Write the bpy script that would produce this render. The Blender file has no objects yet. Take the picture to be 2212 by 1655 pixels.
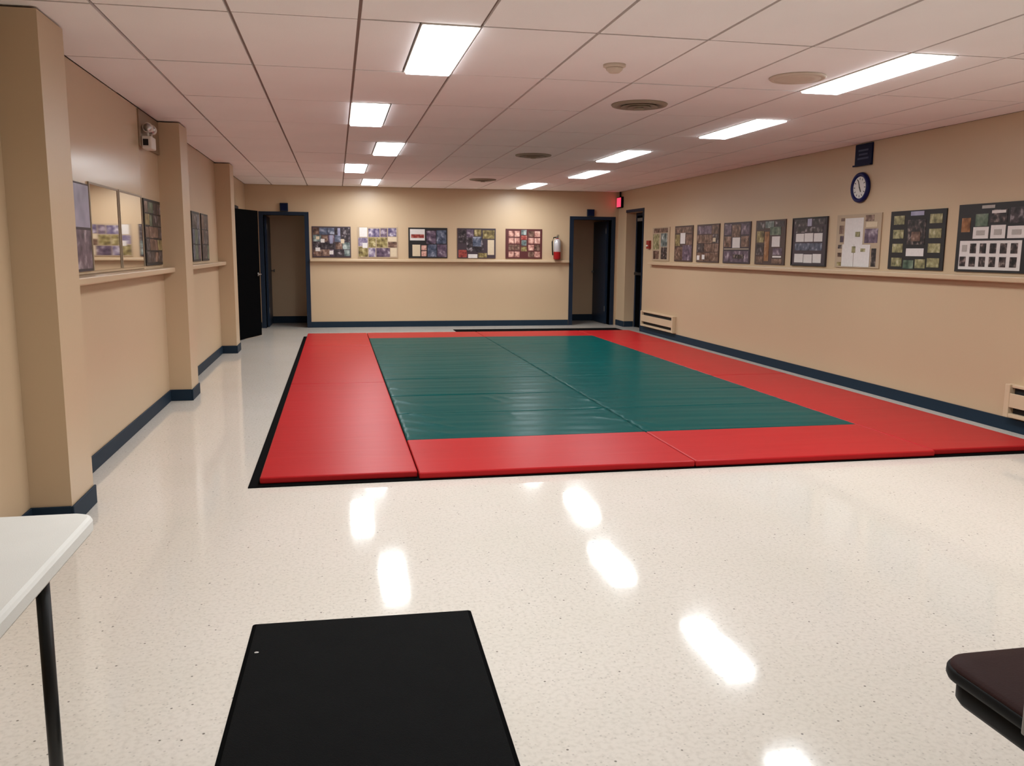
import bpy, bmesh, math, random
from mathutils import Vector, Matrix

random.seed(7)
scene = bpy.context.scene
COL = scene.collection

# ------------------------------------------------------------------ camera
F_PX, YAW, PITCH, ROLL, CAM_H = 1857.1, 0.2008, -0.1528, 0.0080, 1.41
def cam_axes():
    cy, sy, cp, sp = math.cos(YAW), math.sin(YAW), math.cos(PITCH), math.sin(PITCH)
    f = Vector((sy * cp, cy * cp, sp)); r = Vector((cy, -sy, 0)); u = r.cross(f)
    cr, sr = math.cos(ROLL), math.sin(ROLL)
    return r * cr + u * sr, u * cr - r * sr, f
R_, U_, W_ = cam_axes()
cam_data = bpy.data.cameras.new('camera')
cam = bpy.data.objects.new('camera', cam_data)
COL.objects.link(cam)
cam_data.sensor_width = 36.0
cam_data.lens = F_PX / 2212.0 * 36.0
cam_data.clip_start = 0.05
m = Matrix((R_, U_, -W_)).transposed().to_4x4()
m.translation = Vector((0, 0, CAM_H))
cam.matrix_world = m
scene.camera = cam

# ------------------------------------------------------------------ world, exposure
world = bpy.data.worlds.new('world'); scene.world = world
world.use_nodes = True
bg = world.node_tree.nodes['Background']
bg.inputs['Color'].default_value = (0.9, 0.85, 0.8, 1)
bg.inputs['Strength'].default_value = 0.02
vs = scene.view_settings
vs.view_transform = 'Standard'
vs.look = 'None'
vs.gamma = 1.0
vs.use_curve_mapping = False
vs.exposure = 1.55
LAMP = 3.6                      # glow of every fluorescent diffuser
LAMP_W, LAMP_SPREAD = 7.6, math.radians(155)   # downward beam of every lamp
LAMP_COL = (0.93, 1.0, 1.04)

# ------------------------------------------------------------------ room numbers (metres)
XL, XR, YB, YF, HC = -1.545, 5.307, 15.99, -3.2, 2.525
GX0, GY0, GX, GY = 0.137, 4.50, 0.61, 1.22      # ceiling grid

# ------------------------------------------------------------------ materials
def sr(c):
    out = []
    for v in c[:3]:
        v = v / 255.0
        out.append(v / 12.92 if v <= 0.04045 else ((v + 0.055) / 1.055) ** 2.4)
    return (*out, 1.0)

def new_mat(name):
    mt = bpy.data.materials.new(name); mt.use_nodes = True
    nt = mt.node_tree
    return mt, nt, nt.nodes['Principled BSDF']

def plain(name, col, rough=0.5, metal=0.0, var=0.06, scale=6.0, bump=0.0, bscale=80.0, spec=0.5, coat=0.0, ior=1.5):
    """flat paint with a little tonal variation and optional fine relief"""
    mt, nt, b = new_mat(name)
    N, L = nt.nodes, nt.links
    tc = N.new('ShaderNodeTexCoord')
    nz = N.new('ShaderNodeTexNoise'); nz.inputs['Scale'].default_value = scale; nz.inputs['Detail'].default_value = 4
    L.new(tc.outputs['Object'], nz.inputs['Vector'])
    mix = N.new('ShaderNodeMix'); mix.data_type = 'RGBA'
    c = sr(col)
    mix.inputs['A'].default_value = tuple(x * (1 - var) for x in c[:3]) + (1,)
    mix.inputs['B'].default_value = tuple(min(1, x * (1 + var)) for x in c[:3]) + (1,)
    L.new(nz.outputs['Fac'], mix.inputs['Factor'])
    L.new(mix.outputs['Result'], b.inputs['Base Color'])
    b.inputs['Roughness'].default_value = rough
    b.inputs['Metallic'].default_value = metal
    b.inputs['Specular IOR Level'].default_value = spec
    b.inputs['Coat Weight'].default_value = coat
    b.inputs['IOR'].default_value = ior
    if bump > 0:
        n2 = N.new('ShaderNodeTexNoise'); n2.inputs['Scale'].default_value = bscale; n2.inputs['Detail'].default_value = 3
        L.new(tc.outputs['Object'], n2.inputs['Vector'])
        bp = N.new('ShaderNodeBump'); bp.inputs['Strength'].default_value = bump; bp.inputs['Distance'].default_value = 0.01
        L.new(n2.outputs['Fac'], bp.inputs['Height']); L.new(bp.outputs['Normal'], b.inputs['Normal'])
    return mt

def emit(name, col, strength):
    mt, nt, b = new_mat(name)
    b.inputs['Base Color'].default_value = (*col, 1)
    b.inputs['Emission Color'].default_value = (*col, 1)
    b.inputs['Emission Strength'].default_value = strength
    return mt

def photo(name, cols, scale=14.0, rough=0.35):
    """a printed photograph: soft blobs of a few colours, different on every print"""
    mt, nt, b = new_mat(name)
    N, L = nt.nodes, nt.links
    tc = N.new('ShaderNodeTexCoord'); oi = N.new('ShaderNodeObjectInfo')
    add = N.new('ShaderNodeVectorMath'); add.operation = 'ADD'
    mul = N.new('ShaderNodeMath'); mul.operation = 'MULTIPLY'; mul.inputs[1].default_value = 37.0
    L.new(oi.outputs['Random'], mul.inputs[0])
    L.new(tc.outputs['Object'], add.inputs[0]); L.new(mul.outputs[0], add.inputs[1])
    nz = N.new('ShaderNodeTexNoise'); nz.inputs['Scale'].default_value = scale; nz.inputs['Detail'].default_value = 2.5
    L.new(add.outputs[0], nz.inputs['Vector'])
    rp = N.new('ShaderNodeValToRGB')
    els = rp.color_ramp.elements
    n = len(cols)
    while len(els) < n: els.new(0.5)
    for i, c in enumerate(cols):
        els[i].position = 0.30 + 0.40 * i / (n - 1); els[i].color = sr(c)
    L.new(nz.outputs['Fac'], rp.inputs['Fac']); L.new(rp.outputs['Color'], b.inputs['Base Color'])
    b.inputs['Roughness'].default_value = rough
    return mt

def floor_material():
    mt, nt, b = new_mat('speckled_floor')
    N, L = nt.nodes, nt.links
    tc = N.new('ShaderNodeTexCoord')
    def noise(s, d=3):
        n = N.new('ShaderNodeTexNoise'); n.inputs['Scale'].default_value = s; n.inputs['Detail'].default_value = d
        L.new(tc.outputs['Object'], n.inputs['Vector']); return n
    def specks(scale, size, gate):
        v = N.new('ShaderNodeTexVoronoi'); v.inputs['Scale'].default_value = scale
        L.new(tc.outputs['Object'], v.inputs['Vector'])
        lt = N.new('ShaderNodeMapRange'); lt.inputs['From Min'].default_value = size; lt.inputs['From Max'].default_value = size * 0.55
        L.new(v.outputs['Distance'], lt.inputs['Value'])
        sp = N.new('ShaderNodeSeparateColor'); L.new(v.outputs['Color'], sp.inputs[0])
        gt = N.new('ShaderNodeMath'); gt.operation = 'GREATER_THAN'; gt.inputs[1].default_value = gate
        L.new(sp.outputs[0], gt.inputs[0])
        mu = N.new('ShaderNodeMath'); mu.operation = 'MULTIPLY'
        L.new(lt.outputs[0], mu.inputs[0]); L.new(gt.outputs[0], mu.inputs[1])
        return mu
    def mixc(fac, a, bcol):
        mx = N.new('ShaderNodeMix'); mx.data_type = 'RGBA'
        L.new(fac, mx.inputs['Factor'])
        if isinstance(a, tuple): mx.inputs['A'].default_value = a
        else: L.new(a, mx.inputs['A'])
        mx.inputs['B'].default_value = bcol
        return mx.outputs['Result']
    base = mixc(noise(1.6).outputs['Fac'], sr((216, 208, 194)), sr((226, 216, 206)))
    fine = noise(60, 4)
    mr = N.new('ShaderNodeMapRange'); mr.inputs['From Min'].default_value = 0.45; mr.inputs['From Max'].default_value = 0.75
    mr.inputs['To Max'].default_value = 0.35
    L.new(fine.outputs['Fac'], mr.inputs['Value'])
    base = mixc(mr.outputs[0], base, sr((176, 166, 152)))
    s2 = specks(75, 0.34, 0.72)
    k2 = N.new('ShaderNodeMath'); k2.operation = 'MULTIPLY'; k2.inputs[1].default_value = 0.30; L.new(s2.outputs[0], k2.inputs[0])
    base = mixc(k2.outputs[0], base, sr((120, 110, 98)))
    s1 = specks(34, 0.17, 0.89)
    k1 = N.new('ShaderNodeMath'); k1.operation = 'MULTIPLY'; k1.inputs[1].default_value = 0.8; L.new(s1.outputs[0], k1.inputs[0])
    base = mixc(k1.outputs[0], base, sr((72, 64, 56)))
    L.new(base, b.inputs['Base Color'])
    rr = N.new('ShaderNodeMapRange'); rr.inputs['To Min'].default_value = 0.05; rr.inputs['To Max'].default_value = 0.10
    L.new(noise(3).outputs['Fac'], rr.inputs['Value']); L.new(rr.outputs[0], b.inputs['Roughness'])
    bp = N.new('ShaderNodeBump'); bp.inputs['Strength'].default_value = 0.03; bp.inputs['Distance'].default_value = 0.01
    L.new(noise(7).outputs['Fac'], bp.inputs['Height']); L.new(bp.outputs['Normal'], b.inputs['Normal'])
    return mt

def vinyl(name, col, rough, wrinkle, ior):
    mt, nt, b = new_mat(name)
    N, L = nt.nodes, nt.links
    tc = N.new('ShaderNodeTexCoord'); oi = N.new('ShaderNodeObjectInfo')
    mul = N.new('ShaderNodeMath'); mul.operation = 'MULTIPLY'; mul.inputs[1].default_value = 23.0
    L.new(oi.outputs['Random'], mul.inputs[0])
    add = N.new('ShaderNodeVectorMath'); add.operation = 'ADD'
    L.new(tc.outputs['Object'], add.inputs[0]); L.new(mul.outputs[0], add.inputs[1])
    n1 = N.new('ShaderNodeTexNoise'); n1.inputs['Scale'].default_value = 1.4; n1.inputs['Detail'].default_value = 3; n1.inputs['Distortion'].default_value = 0.6
    n2 = N.new('ShaderNodeTexNoise'); n2.inputs['Scale'].default_value = 260; n2.inputs['Detail'].default_value = 2
    mp = N.new('ShaderNodeMapping'); mp.inputs['Scale'].default_value = (0.7, 3.6, 1.0); mp.inputs['Rotation'].default_value = (0, 0, 0.05)
    L.new(add.outputs[0], mp.inputs['Vector']); L.new(mp.outputs['Vector'], n1.inputs['Vector'])
    L.new(tc.outputs['Object'], n2.inputs['Vector'])
    ma = N.new('ShaderNodeMath'); ma.operation = 'MULTIPLY_ADD'; ma.inputs[1].default_value = 0.02
    L.new(n2.outputs['Fac'], ma.inputs[0]); L.new(n1.outputs['Fac'], ma.inputs[2])
    bp = N.new('ShaderNodeBump'); bp.inputs['Strength'].default_value = wrinkle; bp.inputs['Distance'].default_value = 0.02
    L.new(ma.outputs[0], bp.inputs['Height']); L.new(bp.outputs['Normal'], b.inputs['Normal'])
    mix = N.new('ShaderNodeMix'); mix.data_type = 'RGBA'
    c = sr(col); mix.inputs['A'].default_value = tuple(x * 0.92 for x in c[:3]) + (1,); mix.inputs['B'].default_value = tuple(x * 1.08 for x in c[:3]) + (1,)
    L.new(n1.outputs['Fac'], mix.inputs['Factor']); L.new(mix.outputs['Result'], b.inputs['Base Color'])
    b.inputs['Roughness'].default_value = rough
    b.inputs['IOR'].default_value = ior
    return mt

M = {}
M['wall'] = plain('beige_semi_gloss_paint', (196, 170, 138), 0.38, var=0.03, scale=1.2, bump=0.04, bscale=40)
M['panel'] = plain('beige_gloss_paint', (196, 170, 138), 0.20, var=0.03, scale=1.2)
M['floor'] = floor_material()
M['slab'] = plain('concrete_slab', (70, 66, 62), 0.9)
M['tile'] = plain('ceiling_tile_board', (244, 237, 235), 0.85, var=0.05, scale=1.5, bump=0.15, bscale=160)
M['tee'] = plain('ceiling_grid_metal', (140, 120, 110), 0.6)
M['base'] = plain('slate_blue_vinyl_base', (34, 47, 60), 0.5, ior=1.15)
M['navy'] = plain('navy_gloss_paint', (26, 38, 54), 0.4, ior=1.3)
M['blackdoor'] = plain('near_black_door_paint', (4, 5, 7), 0.6, ior=1.06)
M['lampframe'] = plain('white_lamp_trim', (225, 215, 205), 0.5)
M['diffuser'] = emit('fluorescent_diffuser', LAMP_COL, LAMP)
M['red'] = vinyl('red_mat_vinyl', (172, 34, 36), 0.36, 0.10, 1.15)
M['green'] = vinyl('green_mat_vinyl', (14, 74, 71), 0.28, 0.25, 1.07)
M['under'] = plain('black_rubber_underlay', (7, 7, 8), 0.9, ior=1.12)
M['carpet'] = plain('black_carpet', (17, 17, 17), 0.95, var=0.25, scale=9, bump=0.5, bscale=320, spec=0.1)
M['rubber'] = plain('black_rubber_edge', (6, 6, 6), 0.85, ior=1.1)
M['whiteplastic'] = plain('white_table_plastic', (226, 222, 214), 0.5, bump=0.05, bscale=300)
M['blackmetal'] = plain('black_steel', (20, 21, 22), 0.4)
M['greymetal'] = plain('grey_steel', (130, 126, 120), 0.4, 0.6)
M['chrome'] = plain('brushed_metal', (190, 190, 190), 0.3, 1.0)
M['brownseat'] = plain('dark_brown_vinyl', (54, 36, 34), 0.5, var=0.08, bump=0.1, bscale=200, ior=1.12)
M['blackplastic'] = plain('black_plastic', (8, 8, 9), 0.55, ior=1.25)
M['cream'] = plain('cream_enamel', (206, 182, 150), 0.4)
M['dark'] = plain('dark_gap', (28, 24, 22), 0.9)
M['fitting'] = plain('white_fitting_plastic', (216, 208, 198), 0.45)
M['ventpaint'] = plain('dusty_diffuser_paint', (150, 138, 120), 0.55)
M['speaker'] = plain('pale_speaker_grille', (216, 198, 180), 0.6, bump=0.5, bscale=400)
M['clockrim'] = plain('navy_clock_rim', (20, 26, 80), 0.35, ior=1.3)
M['clockface'] = plain('white_clock_face', (226, 224, 220), 0.25)
M['hand'] = plain('dark_clock_hand', (40, 36, 36), 0.4)
M['plaque'] = plain('navy_plaque', (14, 22, 54), 0.45, ior=1.2)
M['plaqueink'] = plain('faded_blue_print', (34, 46, 84), 0.5)
M['exit'] = emit('red_lit_sign_face', (1.0, 0.055, 0.12), 0.45)
M['pullred'] = plain('red_pull_station', (150, 44, 34), 0.4)
M['extred'] = plain('fire_red_enamel', (150, 22, 26), 0.25)
M['silver'] = plain('silver_wrap', (215, 212, 214), 0.22, 0.5)
M['mirror'] = plain('mirror_glass', (214, 206, 198), 0.03, 1.0, var=0.01)
M['mirroredge'] = plain('mirror_edge_strip', (150, 134, 112), 0.4)
M['boardblack'] = plain('black_display_board', (28, 24, 24), 0.5)
M['boardbrown'] = plain('brown_display_board', (74, 54, 48), 0.5)
M['boardbeige'] = plain('beige_display_board', (176, 154, 128), 0.55)
M['boardplum'] = plain('plum_display_board', (62, 48, 54), 0.5)
M['boardred'] = plain('dark_red_display_board', (84, 34, 32), 0.5)
M['paper'] = plain('white_paper', (214, 206, 200), 0.6, var=0.10, scale=40)
M['papercream'] = plain('cream_paper', (206, 186, 156), 0.6, var=0.08, scale=40)
M['textpaper'] = plain('grey_printed_block', (168, 160, 152), 0.6, var=0.22, scale=120)
M['p_dark'] = photo('photo_dark', [(18, 14, 16), (44, 36, 40), (70, 60, 62), (150, 140, 142)], 16)
M['p_plum'] = photo('photo_plum', [(40, 30, 40), (84, 66, 84), (110, 92, 106), (176, 160, 168)], 12)
M['p_violet'] = photo('photo_violet', [(58, 50, 80), (100, 88, 116), (142, 128, 146), (200, 190, 196)], 14)
M['p_olive'] = photo('photo_olive', [(60, 50, 30), (112, 96, 58), (148, 132, 84), (196, 180, 140)], 14)
M['p_yellow'] = photo('photo_yellow', [(80, 76, 52), (126, 120, 84), (156, 148, 106), (190, 180, 148)], 18)
M['p_green'] = photo('photo_green', [(30, 44, 36), (66, 84, 68), (96, 112, 92), (130, 140, 122)], 12)
M['p_brown'] = photo('photo_brown', [(50, 32, 26), (92, 66, 54), (120, 92, 78), (168, 140, 124)], 15)
M['p_orange'] = photo('photo_orange', [(92, 54, 28), (138, 90, 50), (158, 110, 74), (180, 146, 116)], 12)
M['p_blue'] = photo('photo_blue', [(34, 40, 52), (66, 74, 92), (96, 100, 116), (156, 158, 170)], 13)
M['p_teal'] = photo('photo_teal', [(46, 58, 58), (88, 100, 98), (124, 134, 128), (184, 190, 184)], 12)
M['p_pink'] = photo('photo_pink', [(96, 52, 48), (168, 116, 104), (206, 158, 142), (226, 190, 172)], 15)
M['p_lav'] = photo('photo_lavender', [(120, 116, 138), (140, 138, 160), (156, 152, 174), (170, 166, 184)], 5)
M['p_port'] = photo('photo_portrait', [(10, 10, 12), (34, 30, 32), (70, 58, 56), (150, 134, 126)], 22)
M['p_redcar'] = photo('photo_red', [(60, 40, 34), (140, 52, 46), (160, 80, 70), (180, 140, 120)], 16)

# ------------------------------------------------------------------ mesh helpers
def bmbox(bm, x0, x1, y0, y1, z0, z1):
    x0, x1 = min(x0, x1), max(x0, x1); y0, y1 = min(y0, y1), max(y0, y1); z0, z1 = min(z0, z1), max(z0, z1)
    v = [bm.verts.new(p) for p in ((x0, y0, z0), (x1, y0, z0), (x1, y1, z0), (x0, y1, z0), (x0, y0, z1), (x1, y0, z1), (x1, y1, z1), (x0, y1, z1))]
    for f in ((0, 3, 2, 1), (4, 5, 6, 7), (0, 1, 5, 4), (1, 2, 6, 5), (2, 3, 7, 6), (3, 0, 4, 7)):
        bm.faces.new([v[i] for i in f])

def root_loc(o):
    p = Vector((0, 0, 0))
    while o is not None:
        p = p + o.location; o = o.parent
    return p

def link(name, bm, mat, parent=None, smooth=False, origin=None):
    """bmesh in world coordinates -> one mesh object (kept relative to its parent's origin)"""
    off = root_loc(parent) if parent is not None else (Vector(origin) if origin is not None else Vector((0, 0, 0)))
    bmesh.ops.translate(bm, verts=bm.verts, vec=-off)
    bm.normal_update()
    me = bpy.data.meshes.new(name); bm.to_mesh(me); bm.free()
    me.materials.append(M[mat] if isinstance(mat, str) else mat)
    if smooth:
        for p in me.polygons: p.use_smooth = True
    o = bpy.data.objects.new(name, me); COL.objects.link(o)
    if parent is not None: o.parent = parent
    elif origin is not None: o.location = origin
    return o

def bevel(bm, off, seg=2):
    bmesh.ops.bevel(bm, geom=list(bm.edges), offset=off, segments=seg, profile=0.5, affect='EDGES', clamp_overlap=True)

def boxes(name, lst, mat, parent=None, bev=0.0, seg=2, origin=None, smooth=False):
    bm = bmesh.new()
    for b in lst: bmbox(bm, *b)
    if bev > 0: bevel(bm, bev, seg)
    return link(name, bm, mat, parent, smooth, origin)

def rings(bm, loops, cap0=True, cap1=True):
    vs = [[bm.verts.new(p) for p in lp] for lp in loops]
    n = len(vs[0])
    for a, b in zip(vs[:-1], vs[1:]):
        for i in range(n):
            bm.faces.new((a[i], a[(i + 1) % n], b[(i + 1) % n], b[i]))
    if cap0: bm.faces.new(list(reversed(vs[0])))
    if cap1: bm.faces.new(vs[-1])

def lathe(bm, prof, c, axis='z', n=32):
    """prof: list of (radius, height) along the axis from the centre c"""
    c = Vector(c); loops = []
    for r, h in prof:
        lp = []
        for i in range(n):
            a = 2 * math.pi * i / n
            if axis == 'z': p = (r * math.cos(a), r * math.sin(a), h)
            elif axis == 'x': p = (h, r * math.cos(a), r * math.sin(a))
            else: p = (r * math.sin(a), h, r * math.cos(a))
            lp.append(c + Vector(p))
        loops.append(lp)
    rings(bm, loops)
    bmesh.ops.recalc_face_normals(bm, faces=bm.faces)

def tube(bm, pts, r, n=12):
    pts = [Vector(p) for p in pts]; loops = []
    for i, p in enumerate(pts):
        d = (pts[min(i + 1, len(pts) - 1)] - pts[max(i - 1, 0)]).normalized()
        ref = Vector((0, 0, 1)) if abs(d.z) < 0.9 else Vector((1, 0, 0))
        a = d.cross(ref).normalized(); b = d.cross(a).normalized()
        loops.append([p + a * r * math.cos(2 * math.pi * k / n) + b * r * math.sin(2 * math.pi * k / n) for k in range(n)])
    rings(bm, loops)
    bmesh.ops.recalc_face_normals(bm, faces=bm.faces)

def rrect(x0, x1, y0, y1, r, seg=6):
    pts = []
    for cx, cy, a0 in ((x1 - r, y1 - r, 0), (x0 + r, y1 - r, 90), (x0 + r, y0 + r, 180), (x1 - r, y0 + r, 270)):
        for k in range(seg + 1):
            a = math.radians(a0 + 90 * k / seg)
            pts.append((cx + r * math.cos(a), cy + r * math.sin(a)))
    return pts

def slab(bm, x0, x1, y0, y1, r, prof, seg=6):
    """rounded-rectangle slab; prof = list of (inset, z) from bottom to top"""
    loops = []
    for ins, z in prof:
        loops.append([(px, py, z) for px, py in rrect(x0 + ins, x1 - ins, y0 + ins, y1 - ins, max(r - ins, 0.004), seg)])
    rings(bm, loops)
    bmesh.ops.recalc_face_normals(bm, faces=bm.faces)

def tag(o, label, cat, group=None):
    o['label'] = label; o['category'] = cat
    if group: o['group'] = group
    return o

def thing(name, label, cat, loc, group=None):
    o = bpy.data.objects.new(name, None); COL.objects.link(o)
    o.empty_display_size = 0.1
    o.location = loc
    return tag(o, label, cat, group)

def struct(o):
    o['kind'] = 'structure'
    return o

# ------------------------------------------------------------------ floor and walls
T = 0.16
struct(boxes('floor', [(XL - 1.2, XR + 0.6, YF - T, 17.4, -0.1, 0.0)], 'floor'))

D3A, D3B = 13.80, 14.66          # door opening in the left wall
wl = struct(boxes('wall_left', [(XL - T, XL, YF, D3A, 0, HC), (XL - T, XL, D3B, YB + T, 0, HC), (XL - T, XL, D3A, D3B, 2.03, HC)], 'wall'))
for ya in (0.83, 4.60, 8.37, 12.13):
    boxes('pilaster', [(XL, -1.35, ya, ya + 0.40, 0, HC - 0.012)], 'wall', wl)
boxes('wall_panel', [(XL, XL + 0.012, 5.0, 7.56, 1.245, HC - 0.012)], 'panel', wl)

D1 = (-1.25, -0.54, 2.0); D2 = (4.42, 5.17, 2.0)
wb = struct(boxes('wall_back', [(XL, D1[0], YB, YB + T, 0, HC), (D1[1], D2[0], YB, YB + T, 0, HC), (D2[1], XR, YB, YB + T, 0, HC),
                    (D1[0], D1[1], YB, YB + T, D1[2], HC), (D2[0], D2[1], YB, YB + T, D2[2], HC)], 'wall'))
D4A, D4B, D4H = 14.62, 15.52, 2.12
TR = 0.26
struct(boxes('wall_right', [(XR, XR + TR, YF, D4A, 0, HC), (XR, XR + TR, D4B, YB + T, 0, HC), (XR, XR + TR, D4A, D4B, D4H, HC)], 'wall'))
struct(boxes('wall_front', [(XL, XR, YF - T, YF, 0, HC)], 'wall'))
# shallow corridor behind the two doorways, closet behind the left door
struct(boxes('wall_corridor', [(XL - T, XR + TR, 17.06, 17.2, 0, HC), (XL - T, XL - 0.02, YB + T, 17.06, 0, HC), (XR + 0.02, XR + TR, YB + T, 17.06, 0, HC), (1.9, 2.0, YB + T, 17.06, 0, HC)], 'wall'))
struct(boxes('wall_closet', [(XL - 1.1, XL - 1.0, D3A - 0.3, D3B + 0.3, 0, HC), (XL - 1.0, XL - T, D3A - 0.4, D3A - 0.3, 0, HC), (XL - 1.0, XL - T, D3B + 0.3, D3B + 0.4, 0, HC)], 'wall'))

# ------------------------------------------------------------------ baseboards and ledges
BH, BT = 0.105, 0.012
def base_runs(name, lst):
    struct(boxes(name, lst, 'base', bev=0.003, seg=1))
runs = []
ys = [YF, 0.83, 1.23, 4.60, 5.00, 8.37, 8.77, 12.13, 12.53, D3A - 0.06]
for i in range(0, len(ys) - 1):
    a, b = ys[i], ys[i + 1]
    if i % 2 == 0: runs.append((XL, XL + BT, a + (BT if i else 0), b - (BT if i < len(ys) - 2 else 0), 0, BH))
    else:
        runs.append((-1.35, -1.35 + BT, a - BT, b + BT, 0, BH))
        runs.append((XL, -1.35, a - BT, a, 0, BH)); runs.append((XL, -1.35, b, b + BT, 0, BH))
runs.append((XL, XL + BT, D3B + 0.06, YB - BT, 0, BH))
base_runs('baseboard_left', runs)
base_runs('baseboard_back', [(XL + BT, D1[0] - 0.08, YB - BT, YB, 0, BH), (D1[1] + 0.07, D2[0] - 0.08, YB - BT, YB, 0, BH)])
base_runs('baseboard_right', [(XR - BT, XR, YF, D4A - 0.06, 0, BH), (XR - BT, XR, D4B, YB, 0, BH), (XR, XR + 0.18, D4B - BT, D4B, 0, BH)])
base_runs('baseboard_corridor', [(XL - 0.02, 1.9, 17.05, 17.06, 0, 0.13), (2.0, XR + 0.02, 17.05, 17.06, 0, 0.13)])
LZ0, LZ1, LP = 1.19, 1.236, 0.075
struct(boxes('trim_1', [(D1[1] + 0.08, D2[0] - 0.09, YB - LP, YB, LZ0, LZ1)], 'wall', bev=0.008))
struct(boxes('trim_2', [(XR - LP, XR, YF, 14.15, LZ0, LZ1)], 'wall', bev=0.008))
struct(boxes('trim_3', [(XL, XL + LP + 0.03, 5.01, 8.36, LZ0, LZ1)], 'wall', bev=0.008))
struct(boxes('trim_4', [(XL, XL + LP + 0.03, 8.78, 12.12, LZ0, LZ1)], 'wall', bev=0.008))

# ------------------------------------------------------------------ doors
def back_door(n, d, hinge_left, label):
    x0, x1, h = d
    t = struct(boxes('door_%d' % n, [(x0 - 0.075, x0, YB - 0.018, YB + T + 0.01, 0, h + 0.06), (x1, x1 + 0.075, YB - 0.018, YB + T + 0.01, 0, h + 0.06),
                               (x0, x1, YB - 0.018, YB + T + 0.01, h, h + 0.06)], 'navy'))
    t['label'] = label
    if hinge_left: lf = (x0 + 0.002, x0 + 0.042)
    else: lf = (x1 - 0.042, x1 - 0.002)
    leaf = boxes('door_leaf', [(lf[0], lf[1], YB + T + 0.015, YB + T + 0.86, 0.01, h - 0.01)], 'navy', t, 0.003, 1)
    bm = bmesh.new()
    s = 1 if hinge_left else -1
    xf = lf[1] if hinge_left else lf[0]
    tube(bm, [(xf, YB + T + 0.79, 1.0), (xf + s * 0.05, YB + T + 0.79, 1.0)], 0.012, 10)
    lathe(bm, [(0.012, 0.0), (0.028, 0.008), (0.028, 0.022), (0.015, 0.03)], (xf + s * 0.04, YB + T + 0.79, 1.0), 'x', 14)
    link('door_knob', bm, 'greymetal', leaf, True)
    for hz in (0.25, 1.75):
        boxes('hinge', [(xf, xf + s * 0.006, YB + T + 0.018, YB + T + 0.05, hz, hz + 0.1)], 'greymetal', leaf)
back_door(1, D1, True, 'dark navy framed doorway at the left end of the back wall')
back_door(2, D2, False, 'dark navy framed doorway at the right end of the back wall')

# door ajar in the left wall: frame + swung leaf
d3 = struct(boxes('door_3', [(XL - T, XL + 0.018, D3A - 0.055, D3A, 0, 2.08), (XL - T, XL + 0.018, D3B, D3B + 0.055, 0, 2.08), (XL - T, XL + 0.018, D3A, D3B, 2.03, 2.08)], 'navy'))
d3['label'] = 'black door standing ajar from the left wall beyond the pilasters'
leaf = boxes('door_leaf', [(0, 0.04, 0, 0.86, 0.01, 2.01)], 'blackdoor', None, 0.003, 1)
leaf.parent = d3; leaf.location = (XL + 0.012, D3A + 0.005, 0); leaf.rotation_euler = (0, 0, -math.radians(18.5))
bm = bmesh.new()
tube(bm, [(0.04, 0.79, 1.0), (0.085, 0.79, 1.0)], 0.011, 10)
tube(bm, [(0.085, 0.80, 1.0), (0.085, 0.68, 1.0)], 0.011, 10)
hnd = link('lever_handle', bm, 'greymetal', None, True); hnd.parent = leaf
bm = bmesh.new(); lathe(bm, [(0.03, 0.0), (0.03, 0.006), (0.02, 0.01)], (0.04, 0.79, 1.0), 'x', 16)
ro = link('handle_rose', bm, 'greymetal', None, True); ro.parent = leaf

# recessed door in the right wall
xd = XR + 0.19
d4 = struct(boxes('door_4', [(XR - 0.012, XR + 0.03, D4A - 0.05, D4A, 0, D4H + 0.05), (XR - 0.012, XR + 0.03, D4A, D4B, D4H, D4H + 0.05),
                       (xd, xd + 0.06, D4A, D4A + 0.05, 0, D4H), (xd, xd + 0.06, D4B - 0.05, D4B, 0, D4H), (xd, xd + 0.06, D4A + 0.05, D4B - 0.05, D4H - 0.05, D4H)], 'navy'))
d4['label'] = 'dark recessed door at the far end of the right wall'
leaf = boxes('door_leaf', [(xd + 0.01, xd + 0.05, D4A + 0.052, D4B - 0.052, 0.01, D4H - 0.052)], 'blackdoor', d4, 0.003, 1)
boxes('door_closer', [(xd - 0.05, xd + 0.01, D4B - 0.45, D4B - 0.2, D4H - 0.16, D4H - 0.10)], 'greymetal', leaf, 0.006)
boxes('push_bar', [(xd - 0.05, xd - 0.02, D4A + 0.1, D4B - 0.1, 0.98, 1.03), (xd - 0.03, xd + 0.01, D4A + 0.1, D4A + 0.16, 0.97, 1.04), (xd - 0.03, xd + 0.01, D4B - 0.16, D4B - 0.1, 0.97, 1.04)], 'blackmetal', leaf, 0.004)

# ------------------------------------------------------------------ ceiling: slab, grid, tiles
ceil = struct(boxes('ceiling', [(XL - 1.2, XR + TR, YF - T, 17.4, HC + 0.05, HC + 0.15)], 'slab'))
boxes('corridor_ceiling', [(XL - T, XR + TR, YB + T, 17.06, HC - 0.002, HC + 0.05)], 'tile', ceil)
xs = [XL] + [GX0 + GX * k for k in range(-2, 9)] + [XR]
yk = [YF] + [GY0 + GY * k for k in range(-6, 10)] + [YB]
lights = []
for k in range(-1, 5):                     # one lamp row every second tile row
    y0 = GY0 + 2 * GY * k
    odd = k % 2
    lights.append((GX0 + (0 if odd else GX / 2), y0, k, 'left'))
    lights.append((GX0 + 5 * GX + (GX / 2 if odd else 0), y0, k, 'right'))
lset = {(round(a, 3), round(b, 3)) for a, b, _, _ in lights}
tile_mesh = {}
GAP, TZ0, TZ1 = 0.0085, HC, HC + 0.016
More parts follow.
